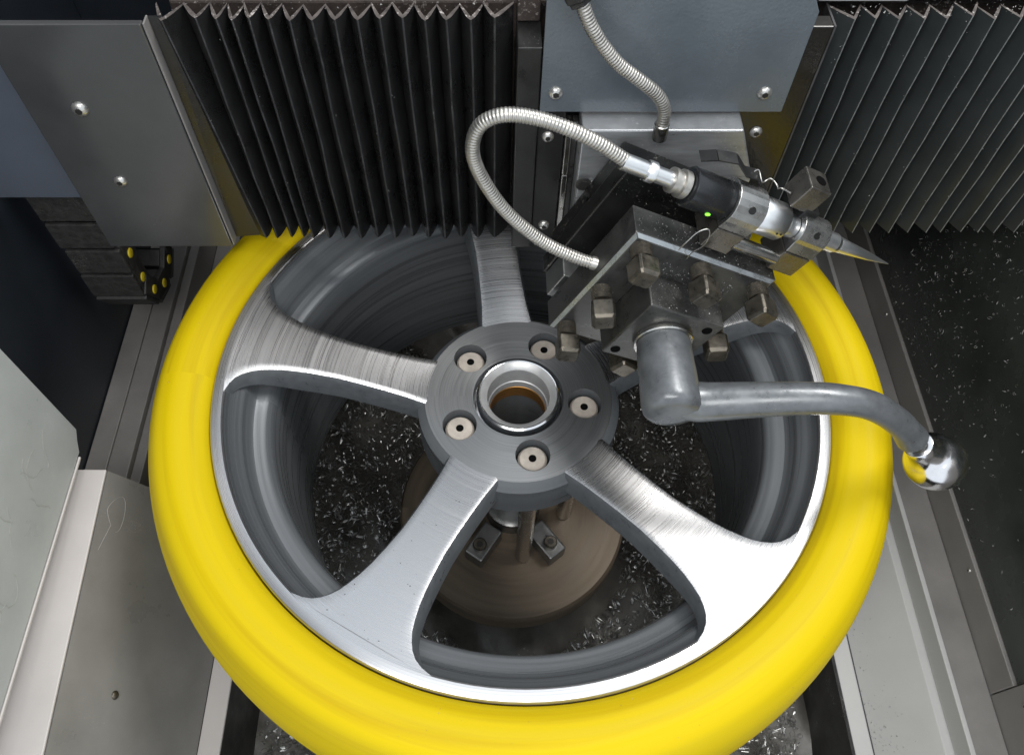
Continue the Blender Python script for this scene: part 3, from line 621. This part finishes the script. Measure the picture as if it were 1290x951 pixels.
# ------------------------------------------------------------------ swarf
def stuff(o, label, cat): o['kind'] = 'stuff'; return tag(o, label, cat)
def curl(b, c, rad, turns, w, rnd, up=None):
    ax = Vector((rnd.gauss(0, 1), rnd.gauss(0, 1), rnd.gauss(0, 1))).normalized(); e1 = ax.orthogonal().normalized(); e2 = ax.cross(e1)
    n = max(5, int(turns * 9)); k0 = len(b.v); pitch = rnd.uniform(.5, 1.6) * w
    for i in range(n + 1):
        a = 2 * math.pi * turns * i / n; r = rad * (1 - .35 * i / n)
        p = c + (e1 * math.cos(a) + e2 * math.sin(a)) * r + ax * (pitch * turns * i / n)
        b.v += [p, p + ax * w]
    for i in range(n): b.f.append((k0 + 2 * i, k0 + 2 * i + 1, k0 + 2 * i + 3, k0 + 2 * i + 2)); b.m.append(0)
rnd = random.Random(11); b = MB()
for k in range(15000):
    x = rnd.uniform(-.29, .33); y = rnd.uniform(-.40, .30)
    z = PANV(x, y) + abs(rnd.gauss(0, .018)) + .002
    if math.hypot(x, y) < .145: continue
    curl(b, Vector((x, y, z)), rnd.uniform(.0018, .0045) * (1 + 2 * rnd.random() ** 4), rnd.uniform(.8, 2.8), rnd.uniform(.0003, .0007), rnd)
stuff(b.build('swarf', 'chip', fix=False), 'loose curls of bright aluminium swarf heaped in the dark pan', 'swarf')
def flecks(name, n, place, smin, smax, label, seed, mt='dustchip'):
    r_ = random.Random(seed); b = MB()
    for k in range(n):
        p = place(r_); 
        if p is None: continue
        s = smin + (smax - smin) * r_.random() ** 3
        d = [Vector((r_.gauss(0, 1), r_.gauss(0, 1), r_.gauss(0, 1))).normalized() * s for _ in range(3)]
        b.add([p + d[0], p + d[1], p + d[2], p - d[0] * .6], [(0, 1, 2), (0, 2, 3), (0, 3, 1), (1, 3, 2)])
    return stuff(b.build(name, mt, fix=False), label, 'chips')
def on_wall(r_):
    y = .26 - abs(r_.gauss(0, .17)); z = -.19 + r_.random() * .26
    if y < -.2: return None
    return Vector((.4622, y, z))
flecks('wall_chips', 800, on_wall, .0002, .0011, 'tiny pale metal flecks stuck to the dark side wall', 5)
b = MB(); rnd = random.Random(21)
for k in range(420):
    p_ = on_wall(rnd)
    if p_ is not None: curl(b, p_ + Vector((-.0008, 0, 0)), rnd.uniform(.0008, .0024) * (1 + rnd.random() ** 3), rnd.uniform(.3, 1.0), rnd.uniform(.0003, .0006), rnd)
stuff(b.build('wall_curls', 'dustchip', fix=False), 'small curled slivers of metal stuck to the dark side wall', 'chips')
def on_tray(r_):
    y = r_.uniform(-.45, -.1) if r_.random() < .3 else r_.gauss(-.30, .035); t = abs(r_.gauss(0, .22))
    if t > 1 or y > .1: return None
    return Vector((.368 + .045 * t, y, -.3152 + .0535 * t + .0006))
flecks('tray_chips', 900, on_tray, .0003, .0012, 'fine metal grains gathered along the foot of the sloped light grey tray', 6)
def on_post(r_):
    q = r_.random()
    if q < .30: return TF(r_.uniform(-.058, .058), r_.uniform(.002, .026), .0604)
    if q < .55: return TF(r_.uniform(-.03, .035), -.0004, r_.uniform(.030, .045))
    if q < .70: return TF(r_.uniform(-.031, .031), r_.uniform(-.028, -.002), .0314)
    if q < .78: return TF(r_.uniform(-.061, .03), .0576, r_.uniform(.035, .060))
    if q < .90: return TF(r_.uniform(-.06, -.034), r_.uniform(.033, .057) if r_.random() < .5 else .0336, r_.uniform(-.06, -.034))
    return TF(r_.uniform(-.058, .058), -.0004, r_.uniform(-.058, .058))
flecks('post_chips', 2600, on_post, .00012, .0007, 'fine metal grains dusted over the steel tool post', 8)
def on_bellow_top(r_):
    x = r_.choice([r_.uniform(-.25, 0), r_.uniform(.21, .45), r_.uniform(.21, .45)])
    return Vector((x, r_.uniform(.132, .19) if x > 0 else r_.uniform(.14, .2), .2505 if x > 0 else .2495))
flecks('bellows_chips', 700, on_bellow_top, .0003, .0012, 'pale chips caught along the top edges of the bellows', 9)

def on_tyre(r_):
    a = r_.uniform(0, 2 * math.pi); i = r_.randrange(4, 60); p = TY[i]
    return Vector((p.x * math.cos(a), p.x * math.sin(a), p.z + .0001))
flecks('tyre_chips', 420, on_tyre, .00015, .0006, 'tiny pale metal specks clinging to the yellow tyre', 12)
def on_ledge(r_):
    if r_.random() < .5: return Vector((r_.uniform(.428, .458), r_.uniform(-.5, .3), -.2363))
    return on_sheet(r_.uniform(-.4, -.04), r_.uniform(.02, .98)) + sn * .0001
flecks('ledge_chips', 420, on_ledge, .0002, .0008, 'few dark and pale chips scattered on the grey side sheets', 13)
def on_spoke(r_):
    a = R(SP0 + 72 * r_.randrange(5)); r = r_.uniform(.09, .245); t = r_.uniform(-.8, .8) * interp(r, WT) / r
    return Vector((r * math.cos(a + t), r * math.sin(a + t), zt(r) + .0002))
flecks('spoke_chips', 260, on_spoke, .0002, .0009, 'loose metal specks lying on the machined spokes', 14, 'socket')

def on_ridge(r_):
    t = r_.random()
    if r_.random() < .55:
        i = r_.randrange(16); return Vector((bot[i] + (top[i] - bot[i]) * t + r_.gauss(0, .001), .1309 + abs(r_.gauss(0, .003)), .031 + .217 * t))
    i = r_.randrange(15); return Vector((xs[i] + r_.gauss(-.0006, .0012), .1309 + abs(r_.gauss(0, .0015)), .038 + .21 * t ** .6))
flecks('ridge_chips', 1500, on_ridge, .00012, .0006, 'fine pale dust caught on the folds of the bellows', 15)

# two loose wire chips on the tool post
wp = [TF(-.0260, -.0006, .0600), TF(-.0265, -.001, .0680), TF(-.0250, .000, .0790), TF(-.0200, .0005, .0840), TF(-.0150, .000, .0780), TF(-.0140, -.001, .0700), TF(-.0170, -.0015, .0620), TF(-.0165, -.002, .0560)]
tag(MB().tube(spline(wp, 6), .00045, 6).build('wire_chip', 'wire', smooth=60), 'thin bent wire chip hanging over the edge of the tool post', 'chip')
wp = [TF(-.004 + .0042 * k, .030 + .003 * math.sin(k * 2.1), .1155 - .0004 * k + .0022 * math.sin(k * 1.7)) for k in range(9)]
tag(MB().tube(spline(wp, 5), .0005, 6).build('curly_chip', 'wire', smooth=60), 'wavy thread of metal chip lying behind the silver probe body', 'chip')

for o in list(bpy.data.objects):
    if '_w' in o: del o['_w']
